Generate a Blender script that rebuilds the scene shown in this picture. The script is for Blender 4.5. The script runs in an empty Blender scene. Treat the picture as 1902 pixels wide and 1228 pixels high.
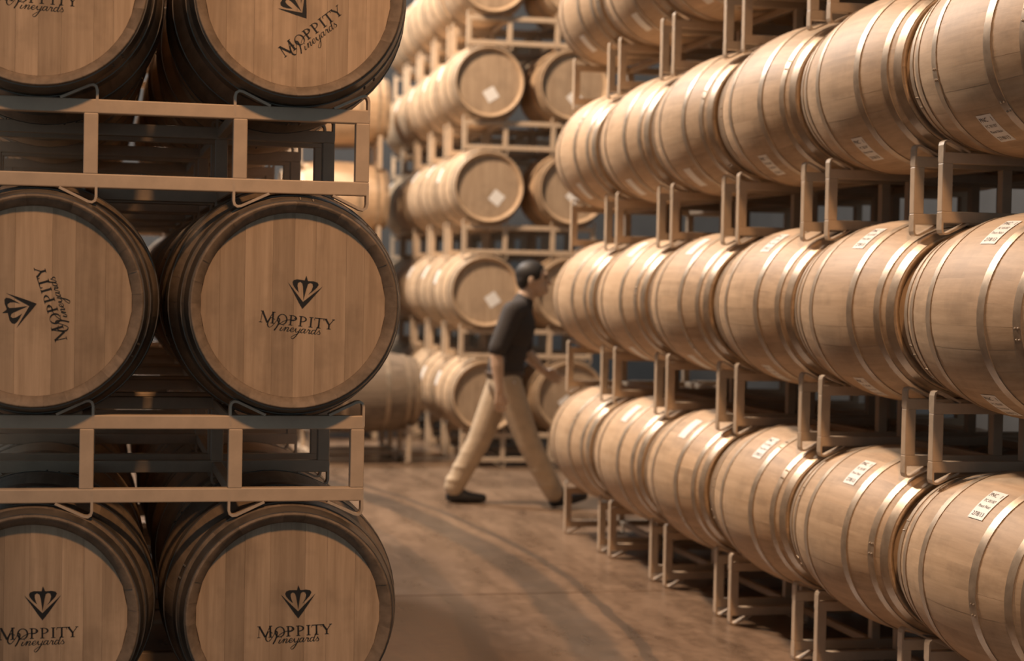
import bpy, bmesh, math, random
from mathutils import Matrix, Vector
random.seed(7)
PI = math.pi
SC = bpy.context.scene
COL = SC.collection

# ------------------------------------------------------------------ camera
F_PX, YAW, PITCH, ROLL, CAM_H = 3340.4, 0.22724, 0.0262, 0.01983, 1.507
fw = Vector((math.sin(YAW)*math.cos(PITCH), math.cos(YAW)*math.cos(PITCH), -math.sin(PITCH)))
r0 = Vector((math.cos(YAW), -math.sin(YAW), 0.0))
u0 = r0.cross(fw)
rt = r0*math.cos(ROLL) + u0*math.sin(ROLL)
up = u0*math.cos(ROLL) - r0*math.sin(ROLL)
cam_data = bpy.data.cameras.new('camera')
cam = bpy.data.objects.new('camera', cam_data)
COL.objects.link(cam)
cam.matrix_world = Matrix(((rt.x, up.x, -fw.x, 0), (rt.y, up.y, -fw.y, 0), (rt.z, up.z, -fw.z, CAM_H), (0, 0, 0, 1)))
cam_data.sensor_fit = 'HORIZONTAL'
cam_data.sensor_width = 36.0
cam_data.lens = F_PX/1902*36.0
cam_data.clip_end = 200
cam_data.dof.use_dof = True
cam_data.dof.focus_distance = 5.4
cam_data.dof.aperture_fstop = 2.6
SC.camera = cam

# ------------------------------------------------------------------ world, lamps, exposure
w = bpy.data.worlds.new('world')
SC.world = w
w.use_nodes = True
w.node_tree.nodes['Background'].inputs[0].default_value = (0.60, 0.80, 0.94, 1)
w.node_tree.nodes['Background'].inputs[1].default_value = 0.25

def lamp(name, loc, energy, color, radius, kind='POINT'):
    d = bpy.data.lights.new(name, kind)
    d.energy = energy
    d.color = color
    d.shadow_soft_size = radius
    o = bpy.data.objects.new(name, d)
    COL.objects.link(o)
    o.location = loc
    return o
lamp('aisle_lamp', (-0.4, 11.6, 7.5), 3300, (1.0, 0.74, 0.53), 0.30)
lamp('far_fill_lamp', (-0.9, 16.4, 7.5), 2700, (1.0, 0.95, 0.90), 0.30)  # added unseen lamp, whitens and brightens the far barrels
nl = lamp('near_lamp', (0.6, 0.2, 7.0), 1550, (1.0, 0.54, 0.25), 0.24, 'SPOT')     # high-bay lamp; soft cone shaped to dim the lower left heads
nl.data.spot_size = math.radians(42)
nl.data.spot_blend = 1.0
nl.rotation_euler = (Vector((1.2, 5.1, 2.0))-Vector((0.6, 0.2, 7.0))).to_track_quat('-Z', 'Y').to_euler()

vs = SC.view_settings
vs.view_transform = 'Standard'
vs.look = 'None'
vs.exposure = 0.0
vs.gamma = 1.0
vs.use_curve_mapping = False
SC.cycles.use_denoising = True
SC.cycles.max_bounces = 6

# ------------------------------------------------------------------ helpers
def link(o, parent=None):
    COL.objects.link(o)
    if parent is not None:
        o.parent = parent
    return o
def obj(name, me, parent=None, mat=None):
    o = bpy.data.objects.new(name, me)
    if mat is not None and me is not None and not me.materials:
        me.materials.append(mat)
    return link(o, parent)
def thing(name, label, cat, loc=(0, 0, 0), rz=0.0, group=None):
    o = bpy.data.objects.new(name, None)
    o.empty_display_size = 0.1
    COL.objects.link(o)
    o.location = loc
    o.rotation_euler = (0, 0, rz)
    tag(o, label, cat, group)
    return o
def tag(o, label, cat, group=None):
    o['label'] = label
    o['category'] = cat
    if group:
        o['group'] = group
    return o
def mesh(name, vs_, fs, mat=None, smooth=False):
    me = bpy.data.meshes.new(name)
    me.from_pydata([tuple(v) for v in vs_], [], fs)
    me.update()
    if smooth:
        me.polygons.foreach_set('use_smooth', [True]*len(me.polygons))
    if mat:
        me.materials.append(mat)
    return me
def from_bm(name, bm, mat=None, smooth=False):
    me = bpy.data.meshes.new(name)
    bm.to_mesh(me)
    bm.free()
    if smooth:
        me.polygons.foreach_set('use_smooth', [True]*len(me.polygons))
    if mat:
        me.materials.append(mat)
    return me
def box_mesh(name, sx, sy, sz, mat=None, bevel=0.0, seg=1):
    bm = bmesh.new()
    bmesh.ops.create_cube(bm, size=1.0)
    bmesh.ops.scale(bm, vec=(sx, sy, sz), verts=bm.verts)
    if bevel:
        bmesh.ops.bevel(bm, geom=list(bm.edges), offset=bevel, segments=seg, affect='EDGES', profile=0.5)
    return from_bm(name, bm, mat)
def lathe(prof, n, closed=False):
    """prof: list of (y, r); revolves round the Y axis"""
    v, f = [], []
    m = len(prof)
    for i in range(n):
        a = 2*PI*i/n
        for (y, r) in prof:
            v.append((r*math.sin(a), y, r*math.cos(a)))
    for i in range(n):
        j = (i+1) % n
        for k in range(m if closed else m-1):
            l = (k+1) % m
            f.append((i*m+k, j*m+k, j*m+l, i*m+l))
    return v, f

# ------------------------------------------------------------------ materials
class NT:
    def __init__(self, name):
        self.m = bpy.data.materials.new(name)
        self.m.use_nodes = True
        self.t = self.m.node_tree
        self.b = self.t.nodes['Principled BSDF']
    def n(self, typ, **kw):
        nd = self.t.nodes.new(typ)
        for k, v in kw.items():
            if k.startswith('i_'):
                key = k[2:]
                key = int(key) if key.isdigit() else key
                nd.inputs[key].default_value = v
            else:
                setattr(nd, k, v)
        return nd
    def l(self, a, b):
        self.t.links.new(a, b)
    def ramp(self, fac, stops):
        r = self.n('ShaderNodeValToRGB')
        e = r.color_ramp.elements
        while len(e) < len(stops):
            e.new(0.5)
        for el, (p, c) in zip(e, stops):
            el.position = p
            el.color = (c[0], c[1], c[2], 1)
        self.l(fac, r.inputs[0])
        return r.outputs[0]
    def noise(self, vec, scale, detail=4, rough=0.55):
        nz = self.n('ShaderNodeTexNoise')
        nz.inputs['Scale'].default_value = scale
        nz.inputs['Detail'].default_value = detail
        nz.inputs['Roughness'].default_value = rough
        if vec is not None:
            self.l(vec, nz.inputs['Vector'])
        return nz.outputs['Fac']
    def mapping(self, src, scale=(1, 1, 1), loc=(0, 0, 0)):
        mp = self.n('ShaderNodeMapping')
        mp.inputs['Scale'].default_value = scale
        mp.inputs['Location'].default_value = loc
        self.l(src, mp.inputs['Vector'])
        return mp.outputs[0]
    def mix(self, typ, fac, a, b):
        mx = self.n('ShaderNodeMix', data_type='RGBA', blend_type=typ)
        for s, val in ((mx.inputs[0], fac), (mx.inputs[6], a), (mx.inputs[7], b)):
            if hasattr(val, 'links') or hasattr(val, 'is_output'):
                self.l(val, s)
            elif isinstance(val, (int, float)):
                s.default_value = val
            else:
                s.default_value = (val[0], val[1], val[2], 1)
        return mx.outputs[2]
    def math(self, op, a, b=None, c=None, clamp=False):
        m = self.n('ShaderNodeMath', operation=op, use_clamp=clamp)
        for s, val in zip(m.inputs, (a, b, c)):
            if val is None:
                continue
            if isinstance(val, (int, float)):
                s.default_value = val
            else:
                self.l(val, s)
        return m.outputs[0]

def wood(name, c_dark, c_light, grain_scale, rough=0.5, vary=0.22, stain=0.35):
    t = NT(name)
    tc = t.n('ShaderNodeTexCoord').outputs['Object']
    oi = t.n('ShaderNodeObjectInfo')
    off = t.n('ShaderNodeVectorMath', operation='SCALE')
    t.l(oi.outputs['Location'], off.inputs[0])
    off.inputs['Scale'].default_value = 3.7
    rndv = t.n('ShaderNodeCombineXYZ')
    t.l(t.math('MULTIPLY', oi.outputs['Random'], 37.0), rndv.inputs[0])
    t.l(t.math('MULTIPLY', oi.outputs['Random'], 91.0), rndv.inputs[1])
    add = t.n('ShaderNodeVectorMath', operation='ADD')
    t.l(tc, add.inputs[0]); t.l(rndv.outputs[0], add.inputs[1])
    g = t.noise(t.mapping(add.outputs[0], grain_scale), 1.0, 5, 0.6)
    colr = t.ramp(g, [(0.30, c_dark), (0.68, c_light)])
    v = t.math('MULTIPLY_ADD', oi.outputs['Random'], vary, 1.0 - vary*0.5)
    vc = t.n('ShaderNodeCombineColor')
    for i in range(3):
        t.l(v, vc.inputs[i])
    colr = t.mix('MULTIPLY', 1.0, colr, vc.outputs[0])
    s = t.noise(t.mapping(add.outputs[0], (1, 1, 1)), 5.0, 4, 0.65)
    sr = t.ramp(s, [(0.36, (1-stain, 1-stain, 1-stain)), (0.52, (1, 1, 1))])
    colr = t.mix('MULTIPLY', 1.0, colr, sr)
    t.l(colr, t.b.inputs['Base Color'])
    t.b.inputs['Roughness'].default_value = rough
    t.b.inputs['Specular IOR Level'].default_value = 0.35
    bp = t.n('ShaderNodeBump')
    bp.inputs['Strength'].default_value = 0.12
    bp.inputs['Distance'].default_value = 0.004
    t.l(g, bp.inputs['Height'])
    t.l(bp.outputs[0], t.b.inputs['Normal'])
    return t.m

M_STAVE = wood('oak_staves', (0.44, 0.298, 0.178), (0.60, 0.425, 0.268), (34, 2.0, 34), 0.58, 0.16, 0.16)
M_STAVE_DARK = wood('dark_oak_staves', (0.17, 0.125, 0.085), (0.27, 0.20, 0.14), (34, 2.0, 34), 0.62, 0.2, 0.25)  # darker oak tone; on the lone crosswise barrels it stands for shade
M_BODY = wood('oak_body', (0.48, 0.328, 0.20), (0.60, 0.43, 0.275), (26, 3.0, 26), 0.58, 0.20, 0.16)
M_PLANK = wood('oak_head_planks', (0.36, 0.255, 0.165), (0.50, 0.365, 0.245), (55, 20, 3.0), 0.6, 0.46, 0.18)
M_HEADF = wood('oak_heads', (0.36, 0.255, 0.165), (0.47, 0.345, 0.23), (26, 10, 3.0), 0.6, 0.25, 0.20)

def metal(name, c, rough, metallic, nscale=40, vary=0.25, spec=0.5):
    t = NT(name)
    tc = t.n('ShaderNodeTexCoord').outputs['Object']
    g = t.noise(tc, nscale, 4, 0.6)
    lo = tuple(x*(1-vary) for x in c)
    colr = t.ramp(g, [(0.3, lo), (0.7, c)])
    t.l(colr, t.b.inputs['Base Color'])
    t.b.inputs['Metallic'].default_value = metallic
    rr = t.math('MULTIPLY_ADD', g, 0.18, rough-0.09)
    t.l(rr, t.b.inputs['Roughness'])
    t.b.inputs['Specular IOR Level'].default_value = spec
    return t.m
M_HOOP = metal('galvanised_hoop', (0.50, 0.39, 0.28), 0.42, 0.6, 18, 0.3)
M_HOOP_DARK = metal('dark_hoop', (0.20, 0.165, 0.13), 0.42, 0.7, 18, 0.35)  # darker hoop tone for the stencilled barrels
M_RACK = metal('painted_steel', (0.57, 0.435, 0.305), 0.5, 0.0, 22, 0.14)
M_STRAP = metal('painted_strap', (0.60, 0.47, 0.34), 0.42, 0.15, 30, 0.2)

def plain(name, c, rough=0.6, nscale=25, vary=0.15, metallic=0.0):
    return metal(name, c, rough, metallic, nscale, vary)
M_INK = plain('black_stencil_ink', (0.012, 0.013, 0.014), 0.7, 60, 0.3)
M_PAPER = plain('white_label_paper', (0.86, 0.83, 0.78), 0.55, 60, 0.05)
M_PRINT = plain('label_print', (0.06, 0.04, 0.03), 0.7, 60, 0.3)
M_WALL = plain('grey_wall', (0.09, 0.09, 0.09), 0.9, 3, 0.2)

# concrete floor: polished, with curved tyre marks worn into it
def floor_mat():
    t = NT('polished_concrete')
    geo = t.n('ShaderNodeNewGeometry').outputs['Position']
    big = t.noise(geo, 0.8, 5, 0.6)
    fine = t.noise(geo, 14.0, 6, 0.7)
    c1 = t.ramp(big, [(0.3, (0.195, 0.125, 0.08)), (0.7, (0.30, 0.20, 0.13))])
    c2 = t.ramp(fine, [(0.25, (0.62, 0.62, 0.62)), (0.65, (1, 1, 1))])
    colr = t.mix('MULTIPLY', 1.0, c1, c2)
    scuff = t.noise(t.mapping(geo, (2.2, 0.55, 1)), 2.4, 6, 0.72)      # long scuffs along the aisle
    colr = t.mix('MULTIPLY', 1.0, colr, t.ramp(scuff, [(0.34, (0.55, 0.55, 0.55)), (0.58, (1, 1, 1))]))
    sx = t.n('ShaderNodeSeparateXYZ')
    wob = t.noise(geo, 1.6, 3, 0.5)
    t.l(geo, sx.inputs[0])
    fac = None
    # (centre x, centre y, radius, half width, strength)
    for (cx, cy, R, hw, st) in MARKS:
        dx = t.math('SUBTRACT', sx.outputs[0], cx)
        dy = t.math('SUBTRACT', sx.outputs[1], cy)
        d = t.math('SQRT', t.math('ADD', t.math('MULTIPLY', dx, dx), t.math('MULTIPLY', dy, dy)))
        d = t.math('ADD', d, t.math('MULTIPLY_ADD', wob, 0.10, -0.05))
        d = t.math('ABSOLUTE', t.math('SUBTRACT', d, R))
        mval = t.math('MULTIPLY', t.math('SUBTRACT', 1.0, t.n_smooth(d, hw*0.55, hw)), st)
        fac = mval if fac is None else t.math('MAXIMUM', fac, mval)
    brk = t.noise(geo, 5.0, 4, 0.7)
    fac = t.math('MULTIPLY', fac, t.math('MULTIPLY_ADD', brk, 0.9, 0.45), clamp=True)
    colr = t.mix('MIX', fac, colr, (0.055, 0.048, 0.04))
    t.l(colr, t.b.inputs['Base Color'])
    rr = t.math('MULTIPLY_ADD', scuff, 0.30, 0.10)
    rr = t.math('ADD', rr, t.math('MULTIPLY', fine, 0.12))
    t.l(rr, t.b.inputs['Roughness'])
    bp = t.n('ShaderNodeBump')
    bp.inputs['Strength'].default_value = 0.08
    bp.inputs['Distance'].default_value = 0.01
    t.l(fine, bp.inputs['Height'])
    t.l(bp.outputs[0], t.b.inputs['Normal'])
    return t.m
def _smooth(self, v, a, b):
    m = self.n('ShaderNodeMapRange', interpolation_type='SMOOTHSTEP')
    m.inputs['From Min'].default_value = a
    m.inputs['From Max'].default_value = b
    self.l(v, m.inputs['Value'])
    return m.outputs['Result']
NT.n_smooth = _smooth
MARKS = [(-14.1, 9.3, 16.48, 0.035, 0.7), (-14.1, 9.3, 16.27, 0.13, 0.75), (-14.1, 9.3, 15.80, 0.07, 0.4), (-14.1, 9.9, 15.35, 0.10, 0.35)]
M_FLOOR = floor_mat()
M_JOINT = plain('joint_filler', (0.05, 0.045, 0.04), 0.9, 20, 0.3)

# ------------------------------------------------------------------ the setting
def struct(name, me, loc, mat, parent=None):
    o = obj(name, me, parent, mat)
    o.location = loc
    if parent is None:
        o['kind'] = 'structure'
    return o
FL = struct('floor', box_mesh('floor', 16, 32, 0.10), (1.5, 9.0, -0.062), M_JOINT)
FL['label'] = 'polished concrete warehouse floor with curved dark tyre marks'
JY = 8.47      # the saw-cut joint across the aisle
def slab(y0, y1):
    me = box_mesh('floor_slab', 16, y1-y0, 0.012, None, 0.002)
    s = struct('floor_slab', me, (0, (y0+y1)/2-9.0, 0.056), M_FLOOR, FL)
    return s
slab(-7.0, JY-0.006)
slab(JY+0.006, 16.9)
slab(16.912, 25.0)
bw = struct('wall_back', box_mesh('wall_back', 16, 0.2, 8), (1.5, 24.0, 3.99), M_WALL)
rw = struct('wall_right', box_mesh('wall_right', 0.2, 31, 8), (8.9, 8.45, 3.99), M_WALL)

# ------------------------------------------------------------------ barrel geometry (axis along Y, centre at origin)
HALF, R_B, R_E = 0.461, 0.340, 0.282
def RB(y):
    return R_B - (R_B-R_E)*(y/HALF)**2
def RBS(y):      # slope dr/dy
    return -2*(R_B-R_E)*y/HALF**2
R_HEAD, RECESS = 0.252, 0.036
NST = 28
def stave_profile(ny):
    p = []
    for k in range(ny+1):
        y = -HALF + 2*HALF*k/ny
        p.append((y, RB(y)))
    chime_a = [(HALF, R_E-0.005), (HALF-0.034, R_HEAD+0.002), (HALF-0.05, R_HEAD-0.002)]
    front = [(-y, r) for (y, r) in reversed(chime_a)]
    return front + p + chime_a
def stave_mesh():
    prof = stave_profile(12)
    half = PI/NST
    cols = [(-half, 0.0012), (-half*0.93, 0.0), (0, 0.0), (half*0.93, 0.0), (half, 0.0012)]
    v, f = [], []
    m = len(prof)
    for (a, dr) in cols:
        for (y, r) in prof:
            rr = r-dr
            v.append((rr*math.sin(a), y, rr*math.cos(a)))
    for c in range(len(cols)-1):
        for k in range(m-1):
            f.append((c*m+k, (c+1)*m+k, (c+1)*m+k+1, c*m+k+1))
    me = mesh('stave', v, f, M_STAVE, True)
    return me
ME_STAVE = stave_mesh()
# smooth analytic normals on the outer face so the sanded staves flow into each other
def set_normals(me):
    nrm = []
    for v in me.vertices:
        y = v.co.y
        r = math.hypot(v.co.x, v.co.z)
        d = Vector((v.co.x/r, 0, v.co.z/r))
        if r > RB(y) - 0.004 and abs(y) <= HALF-1e-5:
            n = (d - Vector((0, 1, 0))*RBS(y)).normalized()
        elif abs(abs(y)-HALF) < 1e-5 and r > RB(y)-0.004:
            n = (d*0.9 + Vector((0, math.copysign(0.45, y), 0))).normalized()
        elif abs(abs(y)-HALF) < 1e-5:
            n = Vector((0, math.copysign(1, y), 0)) - d*0.5
            n.normalize()
        else:
            n = (-d + Vector((0, math.copysign(0.6, y), 0))).normalized()
        nrm.append(n)
    me.normals_split_custom_set_from_vertices(nrm)
set_normals(ME_STAVE)
_v, _f = lathe(stave_profile(14), 44)
ME_BODY = mesh('barrel_body', _v, _f, M_BODY, True)
set_normals(ME_BODY)

def hoop_mesh(name, y0, y1, th=0.0028):
    prof = []
    ny = 3
    for k in range(ny+1):
        y = y0+(y1-y0)*k/ny
        prof.append((y, RB(y)+th))
    prof = [(y0, RB(y0)-0.0005)] + prof + [(y1, RB(y1)-0.0005)]
    v, f = lathe(prof, 56)
    bm = bmesh.new()
    me = mesh(name, v, f)
    bm.from_mesh(me)
    # lapped seam with two rivets
    for dx in (0.0, 0.022):
        for fy in (0.3, 0.7):
            y = y0+(y1-y0)*fy
            a = 2.2+dx/RB(y)*1.6
            c = Vector((math.sin(a)*(RB(y)+th), y, math.cos(a)*(RB(y)+th)))
            bmesh.ops.create_icosphere(bm, subdivisions=1, radius=0.0042, matrix=Matrix.Translation(c))
    me2 = from_bm(name, bm, M_HOOP, True)
    bpy.data.meshes.remove(me)
    me2.set_sharp_from_angle(angle=math.radians(40))
    return me2
HOOPS = [hoop_mesh('hoop_end', 0.411, 0.454), hoop_mesh('hoop_quarter', 0.340, 0.374), hoop_mesh('hoop_bilge', 0.160, 0.198)]
HOOP_NAMES = ['end_hoop', 'quarter_hoop', 'bilge_hoop']

HY = HALF-RECESS
_n = 40
_v = [(R_HEAD*math.sin(2*PI*i/_n), -HY, R_HEAD*math.cos(2*PI*i/_n)) for i in range(_n)]
_v += [(x, -HY+0.02, z) for (x, y, z) in _v]
ME_HEAD = mesh('head', _v, [tuple(range(_n))] + [tuple(reversed(range(_n, 2*_n)))], M_HEADF)
_v2 = [(x*1.0, y+0.007, z) for (x, y, z) in _v]
ME_BACKING = mesh('head_backing', _v2, [tuple(range(_n))] + [tuple(reversed(range(_n, 2*_n)))], M_HEADF)

def plank_set(edges):
    out = []
    R = R_HEAD+0.001
    for a, b in zip(edges[:-1], edges[1:]):
        a2, b2 = max(a+0.0002, -R+1e-4), min(b-0.0002, R-1e-4)
        top = []
        ns = 5
        for k in range(ns+1):
            x = a2+(b2-a2)*k/ns
            top.append((x, math.sqrt(max(R*R-x*x, 0))))
        pts = top + [(x, -z) for (x, z) in reversed(top)]
        n = len(pts)
        v = [(x, -HY-0.0015*random.random(), z) for (x, z) in pts]
        y0 = -HY - 0.0012*random.random()
        v = [(x, y0, z) for (x, z) in pts] + [(x, -HY+0.010, z) for (x, z) in pts]
        f = [tuple(range(n))] + [(i, i+n, (i+1) % n+n, (i+1) % n) for i in range(n)]
        out.append(mesh('head_plank', v, f, M_PLANK))
    return out
def edges_from(ws):
    tot = sum(ws)
    e = [-R_HEAD]
    for x in ws:
        e.append(e[-1]+2*R_HEAD*x/tot)
    return e
PLANKS = [plank_set(edges_from(ws)) for ws in ((7, 9, 6, 8, 10, 7, 6, 8), (9, 6, 8, 11, 7, 9, 8), (6, 8, 9, 7, 7, 10, 6, 7))]

# ------------------------------------------------------------------ the vineyard's stencil
def stroke_poly(pts, w0, w1=None):
    """polygon strip along a polyline, pen width by direction: w1 on down strokes, w0 elsewhere"""
    if w1 is None:
        w1 = w0
    # catmull-rom densify
    P = [Vector(p) for p in pts]
    D = []
    if len(P) > 2:
        Q = [P[0]*2-P[1]] + P + [P[-1]*2-P[-2]]
        for i in range(1, len(Q)-2):
            for k in range(6):
                s = k/6
                a, b, c, d = Q[i-1], Q[i], Q[i+1], Q[i+2]
                D.append(0.5*((2*b)+(c-a)*s+(2*a-5*b+4*c-d)*s*s+(3*b-a-3*c+d)*s**3))
        D.append(P[-1])
    else:
        D = P
    L, Rr = [], []
    for i, p in enumerate(D):
        t = (D[min(i+1, len(D)-1)]-D[max(i-1, 0)])
        if t.length < 1e-6:
            continue
        t.normalize()
        n = Vector((-t.y, t.x))
        k = max(0.0, -t.y)
        wd = (w0+(w1-w0)*k**1.5)/2
        L.append(p+n*wd)
        Rr.append(p-n*wd)
    quads = [[L[i], L[i+1], Rr[i+1], Rr[i]] for i in range(len(L)-1)]
    return quads
def ring(cx, cy, rx, ry, ix, iy, a0=0.0, a1=2*PI, n=28):
    q = []
    for i in range(n):
        a, b = a0+(a1-a0)*i/n, a0+(a1-a0)*(i+1)/n
        q.append([Vector((cx+rx*math.cos(a), cy+ry*math.sin(a))), Vector((cx+rx*math.cos(b), cy+ry*math.sin(b))),
                  Vector((cx+ix*math.cos(b), cy+iy*math.sin(b))), Vector((cx+ix*math.cos(a), cy+iy*math.sin(a)))])
    return q
def bar(x0, y0, x1, y1, w):
    a, b = Vector((x0, y0)), Vector((x1, y1))
    t = (b-a).normalized()
    n = Vector((-t.y, t.x))*w/2
    return [[a+n, b+n, b-n, a-n]]
def serif(x, y, w):
    return [[Vector((x-w/2, y-4)), Vector((x+w/2, y-4)), Vector((x+w/2, y+4)), Vector((x-w/2, y+4))]]
def logo_polys():
    P = []
    # emblem, traced in the stencil's own plane (x right, y down), levelled afterwards
    crown = [(595, 265), (612, 238), (660, 225), (735, 235), (768, 240), (780, 205), (793, 172), (806, 210), (812, 235), (822, 248),
             (900, 250), (955, 268), (972, 298), (945, 342), (885, 395), (822, 445), (868, 390), (890, 325), (882, 285), (850, 272),
             (820, 288), (797, 360), (772, 460), (755, 525), (752, 440), (746, 330), (735, 280), (706, 258), (674, 275), (668, 320),
             (680, 385), (690, 415), (640, 360), (604, 305)]
    vee_l = [(530, 268), (575, 325), (650, 420), (750, 548), (742, 648), (690, 560), (620, 430)]
    vee_r = [(1030, 322), (970, 372), (880, 442), (750, 548), (742, 648), (830, 555), (930, 440)]
    ang = math.radians(5.2)
    def lev(p):
        x, y = p[0]-745, -(p[1]-600)
        return Vector((x*math.cos(ang)-y*math.sin(ang), x*math.sin(ang)+y*math.cos(ang)))
    for poly in (crown, vee_l, vee_r):
        P.append([lev(p) for p in poly])
    # capitals: baseline y = -262, x about the middle
    B = -300.0
    def put(quads, x, s=1.0):
        for q in quads:
            P.append([Vector((p.x*s+x, p.y*s+B)) for p in q])
    Mq = bar(18, 0, 30, 165, 9) + bar(30, 162, 112, 4, 27) + bar(108, 4, 186, 162, 10) + bar(188, 0, 184, 165, 27) \
        + serif(18, 3, 46) + serif(188, 3, 62) + serif(26, 162, 44) + serif(192, 162, 48)
    put(Mq, -590)
    put(ring(0, 72, 76, 76, 54, 69), -268)
    Pq = bar(20, 0, 20, 145, 25) + ring(28, 105, 78, 42, 54, 35, -PI/2, PI/2, 14) + bar(20, 143, 34, 143, 8) + bar(20, 67, 34, 67, 8) + serif(20, 3, 58) + serif(10, 142, 38)
    put(Pq, -165)
    put(Pq, -22)
    Iq = bar(0, 0, 0, 145, 25) + serif(0, 3, 58) + serif(0, 142, 58)
    put(Iq, 146)
    Tq = bar(0, 0, 0, 145, 25) + serif(0, 3, 58) + bar(-66, 141, 66, 141, 9) + bar(-64, 145, -70, 112, 9) + bar(64, 145, 70, 112, 9)
    put(Tq, 262)
    Yq = bar(0, 0, 0, 66, 25) + bar(-58, 142, 2, 60, 25) + bar(60, 142, 2, 60, 10) + serif(0, 3, 58) + serif(-58, 142, 48) + serif(58, 142, 40)
    put(Yq, 410)
    # script word underneath
    S = -392.0
    def pen(pts, w0=6, w1=15):
        for q in stroke_poly([(x, y+S) for (x, y) in pts], w0, w1):
            P.append(q)
    # V: entry loop, down stroke, swash
    pen([(-372, 150), (-420, 175), (-452, 140), (-470, 70), (-440, 32), (-400, 60), (-350, 130), (-330, 178), (-305, 150), (-330, 60), (-368, -5)], 7, 20)
    pen([(-368, -5), (-330, 60), (-260, 130), (-180, 165), (-100, 172), (-60, 190), (-78, 205), (-100, 190)], 7, 8)
    pen([(-262, 52), (-285, 10), (-268, 0), (-240, 22)])
    pen([(-244, 84), (-246, 78)], 13, 13)
    pen([(-240, 22), (-212, 56), (-205, 50), (-228, 0)])
    pen([(-228, 0), (-188, 52), (-168, 56), (-166, 42), (-184, 8), (-172, 0), (-146, 20)])
    pen([(-146, 20), (-104, 30), (-88, 50), (-104, 60), (-132, 38), (-136, 12), (-116, 0), (-84, 16)])
    pen([(-84, 16), (-58, 56), (-62, 20), (-48, 0), (-22, 18)])
    pen([(6, 58), (-40, -40), (-88, -96), (-116, -80), (-84, -50), (-20, -10), (20, 18)])
    pen([(74, 52), (48, 58), (22, 36), (16, 8), (34, 0), (62, 28), (80, 58), (62, 14), (74, 0), (98, 20)])
    pen([(98, 20), (120, 58), (130, 46), (146, 50), (132, 10), (142, 0), (166, 20)])
    pen([(222, 52), (196, 58), (172, 36), (166, 8), (184, 0), (214, 30), (262, 132), (216, 22), (224, 0), (248, 18)])
    pen([(248, 18), (280, 62), (276, 50), (292, 22), (280, 2), (254, 4)], 6, 13)
    return P
def logo_mesh():
    v, f = [], []
    s = 0.000191
    for poly in logo_polys():
        area = sum(poly[i].x*poly[(i+1) % len(poly)].y-poly[(i+1) % len(poly)].x*poly[i].y for i in range(len(poly)))
        if area < 0:
            poly = list(reversed(poly))
        i0 = len(v)
        for p in poly:
            v.append((p.x*s, 0.0, p.y*s))
        f.append(tuple(range(i0, i0+len(poly))))
    return mesh('stencil', v, f, M_INK)
ME_LOGO = logo_mesh()

# ------------------------------------------------------------------ paper labels wrapped on the bilge
def text_tris(lines):
    """built-in font turned into flat triangles; (x right, y up), block about 0.07 wide"""
    out = []
    for (txt, size, x, y) in lines:
        cu = bpy.data.curves.new('t', 'FONT')
        cu.body = txt
        cu.size = size
        cu.align_x = 'CENTER'
        cu.resolution_u = 2
        o = bpy.data.objects.new('t', cu)
        COL.objects.link(o)
        dg = bpy.context.evaluated_depsgraph_get()
        me = o.evaluated_get(dg).to_mesh()
        me.calc_loop_triangles()
        vv = [m.co.copy() for m in me.vertices]
        for t in me.loop_triangles:
            out.append([(vv[i].x+x, vv[i].y+y) for i in t.vertices])
        o.to_mesh_clear()
        bpy.data.objects.remove(o)
        bpy.data.curves.remove(cu)
    return out
LBL_W, LBL_H = 0.092, 0.122
def label_meshes():
    """label on the -X side of a barrel, middle at angle 0 (pointing to -X); rotated into place by its object"""
    def wrap(x, y, off):
        # x along the barrel axis: reading direction seen from -X runs towards -Y
        yy = -x
        a = y/R_B
        r = RB(yy-0.05)+off
        return (-r*math.cos(a), yy, r*math.sin(a))
    v, f = [], []
    nx, ny = 3, 8
    for i in range(nx+1):
        for j in range(ny+1):
            v.append(wrap(-LBL_W/2+LBL_W*i/nx, -LBL_H/2+LBL_H*j/ny, 0.0012))
    for i in range(nx):
        for j in range(ny):
            a = i*(ny+1)+j
            f.append((a, a+ny+1, a+ny+2, a+1))
    paper = mesh('paper_label', v, f, M_PAPER, True)
    tr = text_tris([('PNC   1', 0.024, 0, 0.034), ('PC 05187', 0.017, 0, 0.009), ('Pinot Noir', 0.017, 0, -0.016), ('27/8/13', 0.023, 0, -0.050)])
    v, f = [], []
    for t in tr:
        i0 = len(v)
        for p in t:
            v.append(wrap(p[0], p[1], 0.0020))
        f.append((i0, i0+1, i0+2))
    return paper, mesh('label_text', v, f, M_PRINT)
ME_PAPER, ME_PRINT = label_meshes()
ME_DIAMOND = mesh('head_label', [(-0.072, 0, 0), (0, 0, -0.072), (0.072, 0, 0), (0, 0, 0.072)], [(0, 1, 2, 3)], M_PAPER)

def add_label(b, ang, ypos=0.05, text=True):
    p = obj('paper_label', ME_PAPER, b)
    p.rotation_euler = (0, ang, 0)
    p.location = (0, ypos, 0)
    if text:
        obj('label_text', ME_PRINT, p)
    return p

GAPZ = 0.85                      # height of one tier
E_, RH, TUBE = 0.0415, 0.238, 0.038
RACK_W, RACK_D = 1.11, 0.795
BX = 0.352                       # barrels sit this far either side of the rack's middle
ZB = E_+RH+0.3055                # barrel centre above its rack's foot

def remat(me, mat):
    m2 = me.copy()
    m2.materials.clear()
    m2.materials.append(mat)
    return m2
ME_STAVE_DARK = remat(ME_STAVE, M_STAVE_DARK)
ME_BODY_SHADE = remat(ME_BODY, M_STAVE_DARK)  # body with shade put into its colour, for the lone crosswise barrels
HOOPS_DARK = [remat(h, M_HOOP_DARK) for h in HOOPS]

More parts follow.
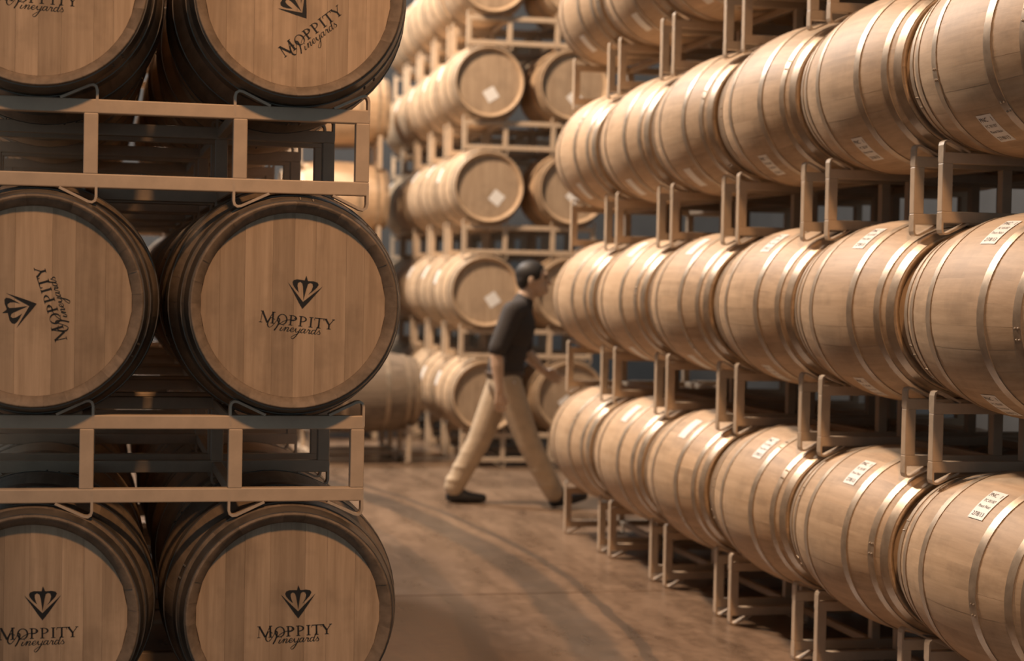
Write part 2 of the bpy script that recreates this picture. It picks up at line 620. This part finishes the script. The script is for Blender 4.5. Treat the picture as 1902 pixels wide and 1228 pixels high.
def barrel(label, loc, rz=0.0, detail=1, group=None, planks=None, logo=None, labels=(), diamond=None, back=True, painted_shade=False):
    b = thing('wine_barrel', label, 'barrel', loc, rz, group)
    roll = random.uniform(0, 2*PI)
    if detail >= 2:
        for k in range(NST):
            s = obj('stave', ME_STAVE_DARK if logo is not None else ME_STAVE, b)
            s.rotation_euler = (0, 2*PI*k/NST + (roll % (2*PI/NST)), 0)
    else:
        s = obj('body', ME_BODY_SHADE if painted_shade else ME_BODY, b)
        s.rotation_euler = (0, roll, 0)
    for sgn in (0, 1):
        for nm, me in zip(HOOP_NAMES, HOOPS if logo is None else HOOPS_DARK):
            h = obj(nm, me, b)
            h.rotation_euler = (0, random.uniform(0, 2*PI), PI*sgn)
    if planks is not None:
        hd = obj('head', ME_BACKING, b)
        for me in PLANKS[planks]:
            obj('head_plank', me, hd)
    else:
        obj('head', ME_HEAD, b)
    if back:
        h2 = obj('head', ME_HEAD, b)
        h2.rotation_euler = (0, 0, PI)
    if logo is not None:
        dx, dz, rot = logo
        lg = obj('stencil', ME_LOGO, b)
        lg['label'] = 'black stencilled crest with MOPPITY Vineyards lettering'
        lg.location = (dx, -HY-0.0015, dz)
        lg.rotation_euler = (0, -rot, 0)
    for (a, yp, tx) in labels:
        add_label(b, a, yp, tx)
    if diamond is not None:
        d = obj('head_label', ME_DIAMOND, b)
        d.location = (diamond[0], -HY-0.002, diamond[1])
        d.rotation_euler = (0, diamond[2], 0)
    return b

# ------------------------------------------------------------------ steel barrel rack
ME_RAIL = box_mesh('rail', RACK_W, TUBE, TUBE, M_RACK, 0.003, 2)
ME_POST = box_mesh('post', TUBE, TUBE, RH-2*TUBE+0.002, M_RACK, 0.003, 2)
ME_TIE = box_mesh('tie_bar', TUBE*0.8, RACK_D-2*TUBE+0.002, TUBE*0.8, M_RACK, 0.003, 1)
def strap_mesh():
    # flat bar bent into a cradle: rises from the rail at x=0 and slopes down towards +x
    path = [(0.0035, -0.030), (0.0035, 0.024), (0.0065, 0.034), (0.014, 0.0385), (0.024, 0.037), (0.100, 0.001)]
    th, wd = 0.007, TUBE
    v, f = [], []
    n = len(path)
    for i, (x, z) in enumerate(path):
        a, b = path[max(i-1, 0)], path[min(i+1, n-1)]
        t = Vector((b[0]-a[0], b[1]-a[1])).normalized()
        nx, nz = -t.y*th/2, t.x*th/2
        for (px, pz) in ((x+nx, z+nz), (x-nx, z-nz)):
            for y in (-wd/2, wd/2):
                v.append((px, y, pz))
    for i in range(n-1):
        a, b = i*4, i*4+4
        f += [(a, a+1, b+1, b), (a+3, a+2, b+2, b+3), (a+2, a, b, b+2), (a+1, a+3, b+3, b+1)]
    f += [(0, 2, 3, 1), (4*n-4, 4*n-3, 4*n-1, 4*n-2)]
    return mesh('cradle', v, f, M_STRAP)
ME_STRAP = strap_mesh()

def rack(label, loc, rz=0.0, group=None, full=True):
    r = thing('barrel_rack', label, 'barrel rack', loc, rz, group)
    yf = RACK_D/2-TUBE/2
    z0, z1 = E_+TUBE/2, E_+RH-TUBE/2
    for y in (-yf, yf):
        for z in (z0, z1):
            o = obj('rail', ME_RAIL, r)
            o.location = (0, y, z)
        for x in (-RACK_W/2+TUBE/2, -0.199, 0.199, RACK_W/2-TUBE/2):
            o = obj('post', ME_POST, r)
            o.location = (x, y, E_+RH/2)
        for top in (1, 0):
            for (x, d) in ((-RACK_W/2-0.0002, 1), (RACK_W/2+0.0002, -1), (0.180, 1), (-0.180, -1)):
                o = obj('cradle', ME_STRAP, r)
                if top:
                    o.location = (x, y, E_+RH)
                    o.rotation_euler = (0, 0, 0 if d == 1 else PI)
                else:
                    o.location = (x, y, E_)
                    o.rotation_euler = (PI, 0, 0) if d == 1 else (0, PI, 0)
    for x in (-0.199, 0.199):
        for z in (z0, z1):
            o = obj('tie_bar', ME_TIE, r)
            o.location = (x, 0, z)
    return r

ORD = ['bottom', 'second', 'third', 'fourth', 'fifth', 'sixth']
def jit(s=0.006):
    return random.uniform(-s, s)

# ------------------------------------------------------------------ left-hand stack (heads to the camera)
LX, LY = 0.178, 4.97+RACK_D/2
PITCH_Y = 0.9758
DEG = math.radians
LOGOS = {(1, 1): (0.024, 0.0, DEG(-5.2)), (1, 0): (0.026, -0.004, DEG(2)), (1, 2): (0.016, -0.058, DEG(39)),
         (0, 1): (-0.004, -0.010, DEG(107.5)), (0, 0): (0.030, 0.006, DEG(1)), (0, 2): (0.010, -0.005, DEG(-2))}
SIDE = ['left', 'right']
LEVELW = ['bottom', 'middle', 'top', 'highest']
LOGOW = {(1, 1): 'showing the whole upright dark crest and lettering', (1, 0): 'cut by the bottom frame edge',
         (1, 2): 'with the stencil tilted upward', (0, 1): 'with the stencil turned on its side',
         (0, 0): 'cut by the lower left frame corner', (0, 2): 'cut by the upper left frame corner'}
for row in range(6):
    for k in range(4):
        x0 = LX + (jit() if row else 0)
        y0 = LY + row*PITCH_Y
        if row == 0:
            lab = ['steel rack on the floor under the bottom stencilled barrels', 'steel rack between bottom and middle stencilled barrels at left',
                   'steel rack between middle and top stencilled barrels at left', 'steel rack above the top stencilled barrels at left'][k]
        else:
            lab = 'dark steel rack %s behind the stencilled left stack, %s level' % (['', 'directly', 'second', 'third', 'fourth', 'fifth'][row], LEVELW[k])
        rack(lab, (x0, y0, k*GAPZ), 0.0, 'racks of the left-hand stack')
        for c in (0, 1):
            bx = x0 + (BX if c else -BX)
            if row == 0 and k < 3:
                lab = 'oak barrel with stencilled head, %s %s, %s' % (LEVELW[k], SIDE[c], LOGOW[(c, k)])
                bx = (0.527 if c else -0.160)
                barrel(lab, (bx, y0, k*GAPZ+ZB), 0.0, 2, 'stencilled barrels at left', planks=(c+k) % 3, logo=LOGOS[(c, k)])
            elif row > 0:
                lab = 'shadowed oak barrel %s behind the stencilled left stack, %s level, %s side' % (['', 'directly', 'second', 'third', 'fourth', 'fifth'][row], LEVELW[k], SIDE[c])
                barrel(lab, (bx, y0, k*GAPZ+ZB), 0.0, 1, 'barrels behind the left-hand stack')
            else:
                barrel('oak barrel on the highest level above the stencilled stack, %s side' % SIDE[c], (bx, y0, k*GAPZ+ZB), 0.0, 1, 'stencilled barrels at left')
    
# ------------------------------------------------------------------ right-hand row (sides to the aisle)
RX = 2.777+RACK_W/2
Y0R = 5.736
POSW = ['nearest the camera', 'second nearest', 'third from the camera', 'fourth from the camera', 'fifth from the camera', 'at the far end']
for k in range(5):
    for n in range(-1, 5):
        yc = Y0R+(n+0.5)*PITCH_Y
        if k == 4 and n < 2:
            continue
        lab = 'steel rack %s, %s, right-hand row %s' % ('on the floor' if k == 0 else 'above the %s tier' % ORD[k-1], 'cradling oak barrels', POSW[n+1])
        if k < 4:
            rack(lab, (RX+jit(), yc+jit(0.01), k*GAPZ), 0.0, 'racks of the right-hand row')
        if k == 4 or (k == 3 and n < 0):
            continue
        labs = []
        if k == 2:
            labs = [(DEG(-50), -0.03, n < 2)]
        elif k == 1:
            labs = [(DEG(52), -0.06, n < 2), (DEG(-58), -0.04, n < 2)]
        elif k == 0:
            labs = [(DEG(48), -0.06, n < 2)]
        else:
            labs = [(DEG(-48), -0.10, False)]
        if n == 4:
            labs = [(DEG(-45), -0.08, False)] if k >= 2 else []
        tl = ORD[k]+' tier'
        barrel('pale oak barrel in the right-hand row, %s, %s' % (tl, POSW[n+1]), (RX-BX+jit(0.004), yc+jit(0.008), k*GAPZ+ZB), 0.0,
               2 if n <= 2 else 1, 'barrels of the right-hand row', labels=labs, planks=None)
        barrel('shaded inner barrel of the right-hand row, %s, %s' % (tl, POSW[n+1]), (RX+BX+jit(0.004), yc+jit(0.008), k*GAPZ+ZB), 0.0, 1,
               'inner barrels of the right-hand row')

# ------------------------------------------------------------------ far stack beyond the cross aisle
BROT = -DEG(2.0)
BGX, BGY = 2.865+RACK_W/2, 14.33+RACK_D/2
DEPW = ['front', 'second', 'third', 'fourth', 'fifth', 'sixth']
ax = Vector((math.sin(-BROT), math.cos(-BROT), 0))
axx = Vector((math.cos(BROT), math.sin(BROT), 0))
org = Vector((BGX, BGY, 0))
for d in range(5):
    for k in range(5):
        sh = [0.05, 0.03, 0.04, 0.03, 0.04][k]
        p = org + ax*(d*PITCH_Y) + axx*(sh+jit())
        rack('blurred far steel rack %s, %s one from the aisle' % ('on the floor' if k == 0 else 'above the %s tier' % ORD[k-1], DEPW[d]),
             (p.x, p.y, k*GAPZ), BROT, 'racks of the far stack')
        for c in (0, 1):
            if c == 1 and d > 0:
                continue
            q = p + axx*(BX if c else -BX)
            if d == 0:
                lab = 'far oak barrel facing the camera, %s tier, %s' % (ORD[k], 'right column' if c else 'left column')
                dm = (0.045+jit(0.03), -0.075+jit(0.03), jit(0.25)) if k < 4 else None
                if c:
                    dm = (dm[0]-0.05, dm[1], dm[2]) if dm else None
                labs = [(DEG(20), 0.12, False)] if c == 0 else []
            else:
                lab = 'far oak barrel lying %s from the front of the far stack, %s tier' % (DEPW[d], ORD[k])
                dm = None
                labs = [(DEG(20+8*((d*3+k) % 3)), 0.0, False)] if c == 0 else []
            barrel(lab, (q.x, q.y, k*GAPZ+ZB), BROT, 1, 'barrels of the far stack', labels=labs, diamond=dm)

# crosswise stack left of it
for k in (-1, 0, 1, 2, 3):
    cx, cy = (2.12, 14.60+RACK_W/2) if k < 0 else (2.20, 17.35)
    rz = PI/2+(DEG(3) if k < 0 else 0.0)
    wl = 'standing alone on the floor' if k < 0 else ['rear stack on the floor', 'rear stack second level', 'rear stack third level', 'rear stack top level'][k]
    rack('blurred rack turned crosswise beside the far stack, %s' % wl, (cx, cy, max(k, 0)*GAPZ), rz, 'crosswise racks')
    for c in (0, 1):
        q = Vector((cx, cy, 0)) + Vector((math.cos(rz), math.sin(rz), 0))*(BX if c else -BX)
        wl = 'on the lone floor rack' if k < 0 else 'rear stack %s tier' % ORD[k]
        barrel('oak barrel lying crosswise beside the far stack, %s, %s' % (wl, 'rear one' if c else 'front one'), (q.x, q.y, max(k, 0)*GAPZ+ZB), rz, 1, 'crosswise barrels', painted_shade=(k < 0))  # lone rack's barrels get their shade from the darker oak colour
# ------------------------------------------------------------------ the man striding across the far aisle
M_SKIN = plain('skin', (0.62, 0.43, 0.30), 0.5, 30, 0.08)
M_SHIRT = plain('dark_shirt_cloth', (0.055, 0.046, 0.042), 0.85, 40, 0.3)
M_TROUSER = plain('khaki_trouser_cloth', (0.55, 0.43, 0.30), 0.85, 16, 0.2)
M_SHOE = plain('black_shoe_leather', (0.03, 0.028, 0.026), 0.45, 40, 0.3)
M_HAIR = plain('dark_hair', (0.03, 0.024, 0.02), 0.6, 80, 0.4)
M_BELT = plain('brown_belt_leather', (0.10, 0.06, 0.035), 0.5, 40, 0.3)
M_BUCKLE = plain('bright_metal_clip', (0.8, 0.78, 0.74), 0.3, 40, 0.1, 0.9)

def cone(bm, a, ra, b, rb, sc=(1, 1, 1), n=14):
    """a tapered limb piece with round ends between two joints"""
    a, b = Vector(a), Vector(b)
    for (c, r) in ((a, ra), (b, rb)):
        bmesh.ops.create_uvsphere(bm, u_segments=n, v_segments=8, radius=r, matrix=Matrix.Translation(c))
    d = b-a
    if d.length > 1e-5:
        rot = d.to_track_quat('Z', 'Y').to_matrix().to_4x4()
        bmesh.ops.create_cone(bm, cap_ends=True, segments=n, radius1=ra, radius2=rb, depth=d.length, matrix=Matrix.Translation((a+b)/2) @ rot)
def blob(bm, c, rx, ry, rz, rot=None):
    m = Matrix.Translation(Vector(c))
    if rot is not None:
        m = m @ Matrix.Rotation(rot, 4, 'Y')
    m = m @ Matrix.Diagonal((rx, ry, rz, 1))
    bmesh.ops.create_uvsphere(bm, u_segments=20, v_segments=12, radius=1.0, matrix=m)
def fuse(name, bm, mat, voxel, smooth_it=4):
    """melt the overlapping pieces into one continuous skin"""
    me = bpy.data.meshes.new(name)
    bm.to_mesh(me)
    bm.free()
    o = bpy.data.objects.new(name, me)
    COL.objects.link(o)
    r = o.modifiers.new('remesh', 'REMESH')
    r.mode = 'VOXEL'
    r.voxel_size = voxel
    s = o.modifiers.new('smooth', 'SMOOTH')
    s.factor = 0.5
    s.iterations = smooth_it
    dg = bpy.context.evaluated_depsgraph_get()
    me2 = bpy.data.meshes.new_from_object(o.evaluated_get(dg))
    me2.name = name
    bpy.data.objects.remove(o)
    bpy.data.meshes.remove(me)
    me2.materials.clear()
    me2.materials.append(mat)
    me2.polygons.foreach_set('use_smooth', [True]*len(me2.polygons))
    return me2

# local frame: +x is the way he walks, -y is his right side (towards the camera), z up
man = thing('person', 'person in dark shirt and pale trousers striding right across the far aisle', 'person', (2.70, 11.87, 0.0), -DEG(12))
J = dict(pel=(0.0, 0, 0.86), chest=(0.06, 0, 1.17), neck=(0.115, 0, 1.375), head=(0.185, 0, 1.53),
         shR=(0.04, -0.19, 1.32), elR=(-0.062, -0.245, 1.045), wrR=(-0.036, -0.255, 0.80),
         shL=(0.115, 0.18, 1.32), elL=(0.13, 0.245, 1.05), wrL=(0.27, 0.235, 0.91),
         hpR=(0.015, -0.09, 0.83), knR=(0.165, -0.10, 0.445), anR=(0.352, -0.10, 0.095),
         hpL=(-0.015, 0.09, 0.83), knL=(-0.165, 0.095, 0.43), anL=(-0.335, 0.10, 0.10))
V3 = lambda k: Vector(J[k])
def hand(bm, wrist, fwd, side, thumb_dir, curl):
    """palm, four unequal bent fingers and a thumb off the side of the palm"""
    w_, f, s = Vector(wrist), Vector(fwd).normalized(), Vector(side).normalized()
    pn = f.cross(s)
    for k in (-1, 0, 1):
        cone(bm, w_+s*0.012*k, 0.017, w_+f*0.085+s*0.024*k, 0.013)
    for k, L in ((-1.5, 0.062), (-0.5, 0.075), (0.5, 0.080), (1.5, 0.070)):
        base = w_+f*0.082+s*0.0205*k
        d1 = (f+pn*curl*0.5).normalized()
        d2 = (f+pn*curl*1.4).normalized()
        mid = base+d1*L*0.52
        cone(bm, base, 0.0080, mid, 0.0074, n=10)
        cone(bm, mid, 0.0074, mid+d2*L*0.48, 0.0062, n=10)
    t = Vector(thumb_dir).normalized()
    b0 = w_+f*0.03+t*0.018
    m0 = b0+(t*0.7+f*0.7).normalized()*0.04
    cone(bm, b0, 0.013, m0, 0.011, n=10)
    cone(bm, m0, 0.011, m0+(t*0.25+f).normalized()*0.03, 0.0085, n=10)
bm = bmesh.new()
# trunk, neck
blob(bm, J['pel'], 0.115, 0.155, 0.13)
blob(bm, (0.03, 0, 1.02), 0.10, 0.145, 0.16, DEG(12))
blob(bm, (0.065, 0, 1.19), 0.115, 0.165, 0.17, DEG(16))
cone(bm, (0.085, -0.10, 1.335), 0.06, J['shR'], 0.055)
cone(bm, (0.095, 0.10, 1.335), 0.06, J['shL'], 0.055)
cone(bm, (0.10, 0, 1.33), 0.065, (0.15, 0, 1.46), 0.055)
# head
blob(bm, (0.175, 0, 1.555), 0.098, 0.076, 0.098)
blob(bm, (0.215, 0, 1.50), 0.062, 0.056, 0.085, DEG(-8))
cone(bm, (0.262, 0, 1.462), 0.026, (0.225, 0, 1.455), 0.034)
cone(bm, (0.275, 0, 1.545), 0.010, (0.293, 0, 1.512), 0.015)
blob(bm, (0.262, 0, 1.575), 0.018, 0.045, 0.012)
blob(bm, (0.276, 0, 1.482), 0.010, 0.024, 0.010)
for sg in (-1, 1):
    blob(bm, (0.165, sg*0.078, 1.53), 0.020, 0.010, 0.034)
# arms and hands
for q in 'RL':
    cone(bm, J['sh'+q], 0.052, J['el'+q], 0.040)
    cone(bm, J['el'+q], 0.042, tuple(V3('el'+q).lerp(V3('wr'+q), 0.35)), 0.044)
    cone(bm, tuple(V3('el'+q).lerp(V3('wr'+q), 0.35)), 0.044, J['wr'+q], 0.026)
hand(bm, J['wrR'], (0.06, -0.02, -1), (1, 0, 0.06), (1, 0.3, -0.2), -0.45)
hand(bm, J['wrL'], (0.80, -0.05, -0.45), (0.45, 0, 0.8), (0.2, -0.6, 0.7), -0.45)
# legs
for q in 'RL':
    cone(bm, J['hp'+q], 0.085, J['kn'+q], 0.056)
    m_ = V3('kn'+q).lerp(V3('an'+q), 0.3)+Vector((-0.012, 0, 0))
    cone(bm, J['kn'+q], 0.056, tuple(m_), 0.058)
    cone(bm, tuple(m_), 0.058, J['an'+q], 0.038)
body = obj('body', fuse('body', bm, M_SKIN, 0.0042, 2), man)
# shirt
bm = bmesh.new()
blob(bm, (0.008, 0, 0.93), 0.128, 0.172, 0.16)
blob(bm, (0.03, 0, 1.03), 0.118, 0.166, 0.19, DEG(12))
blob(bm, (0.065, 0, 1.195), 0.134, 0.186, 0.175, DEG(16))
cone(bm, (0.085, -0.10, 1.335), 0.072, J['shR'], 0.070)
cone(bm, (0.095, 0.10, 1.335), 0.072, J['shL'], 0.070)
for q in 'RL':
    e = V3('sh'+q).lerp(V3('el'+q), 0.90)
    cone(bm, J['sh'+q], 0.072, tuple(e), 0.066)
cone(bm, (0.10, 0, 1.335), 0.082, (0.118, 0, 1.385), 0.072)
shirt = obj('shirt', fuse('shirt', bm, M_SHIRT, 0.012, 3), man)
# trousers
bm = bmesh.new()
blob(bm, (0.0, 0, 0.85), 0.122, 0.166, 0.125)
for q in 'RL':
    cone(bm, J['hp'+q], 0.104, J['kn'+q], 0.082)
    hem = V3('kn'+q).lerp(V3('an'+q), 0.97)
    cone(bm, J['kn'+q], 0.082, tuple(hem), 0.070)
    for t_, r_ in ((0.25, 0.079), (0.55, 0.080), (0.82, 0.079)):   # loose folds
        c_ = V3('kn'+q).lerp(V3('an'+q), t_)
        blob(bm, (c_.x-0.01, c_.y, c_.z), r_, r_, 0.035)
trousers = obj('trousers', fuse('trousers', bm, M_TROUSER, 0.011, 2), man)
v_, f_ = lathe([(-0.018, 0.131), (-0.018, 0.136), (0.018, 0.136), (0.018, 0.131)], 28, True)
belt = obj('belt', mesh('belt', [(x*0.97, z*1.28, y) for (x, y, z) in v_], f_, M_BELT, True), man)
belt.location = (0.002, 0, 0.895)
bk = obj('belt_clip', box_mesh('belt_clip', 0.03, 0.014, 0.05, M_BUCKLE, 0.004), man)
bk.location = (0.055, -0.172, 0.83)
# shoes
def shoe(heel, toe, y, lift):
    bm = bmesh.new()
    h_, t_ = Vector((heel[0], y, heel[1])), Vector((toe[0], y, toe[1]))
    cone(bm, h_, 0.038, h_.lerp(t_, 0.55), 0.042)
    cone(bm, h_.lerp(t_, 0.55), 0.042, t_, 0.032)
    cone(bm, h_+Vector((0.015, 0, 0.02)), 0.040, h_+Vector((0.03, 0, 0.075)), 0.044)
    cone(bm, h_.lerp(t_, 0.3)+Vector((0, 0, 0.03)), 0.036, h_.lerp(t_, 0.6), 0.036)
    me = fuse('shoe', bm, M_SHOE, 0.008, 3)
    if lift == 0:
        for vv in me.vertices:
            vv.co.z = max(vv.co.z, 0.001)
    return obj('shoe', me, man)
shoe((-0.352, 0.040), (-0.135, 0.034), 0.10, 0)
shoe((0.345, 0.041), (0.545, 0.085), -0.10, 1)
# hair, eyes
bm = bmesh.new()
blob(bm, (0.163, 0, 1.572), 0.108, 0.086, 0.094)
blob(bm, (0.118, 0, 1.535), 0.055, 0.072, 0.075)
for vv in list(bm.verts):
    if vv.co.x > 0.235 and vv.co.z < 1.60:
        vv.co.x = 0.235
obj('hair', fuse('hair', bm, M_HAIR, 0.008, 2), man)
for sg in (-1, 1):
    bm = bmesh.new()
    bmesh.ops.create_icosphere(bm, subdivisions=2, radius=0.011, matrix=Matrix.Translation((0.263, sg*0.030, 1.552)))
    obj('eye', from_bm('eye', bm, M_HAIR, True), man)
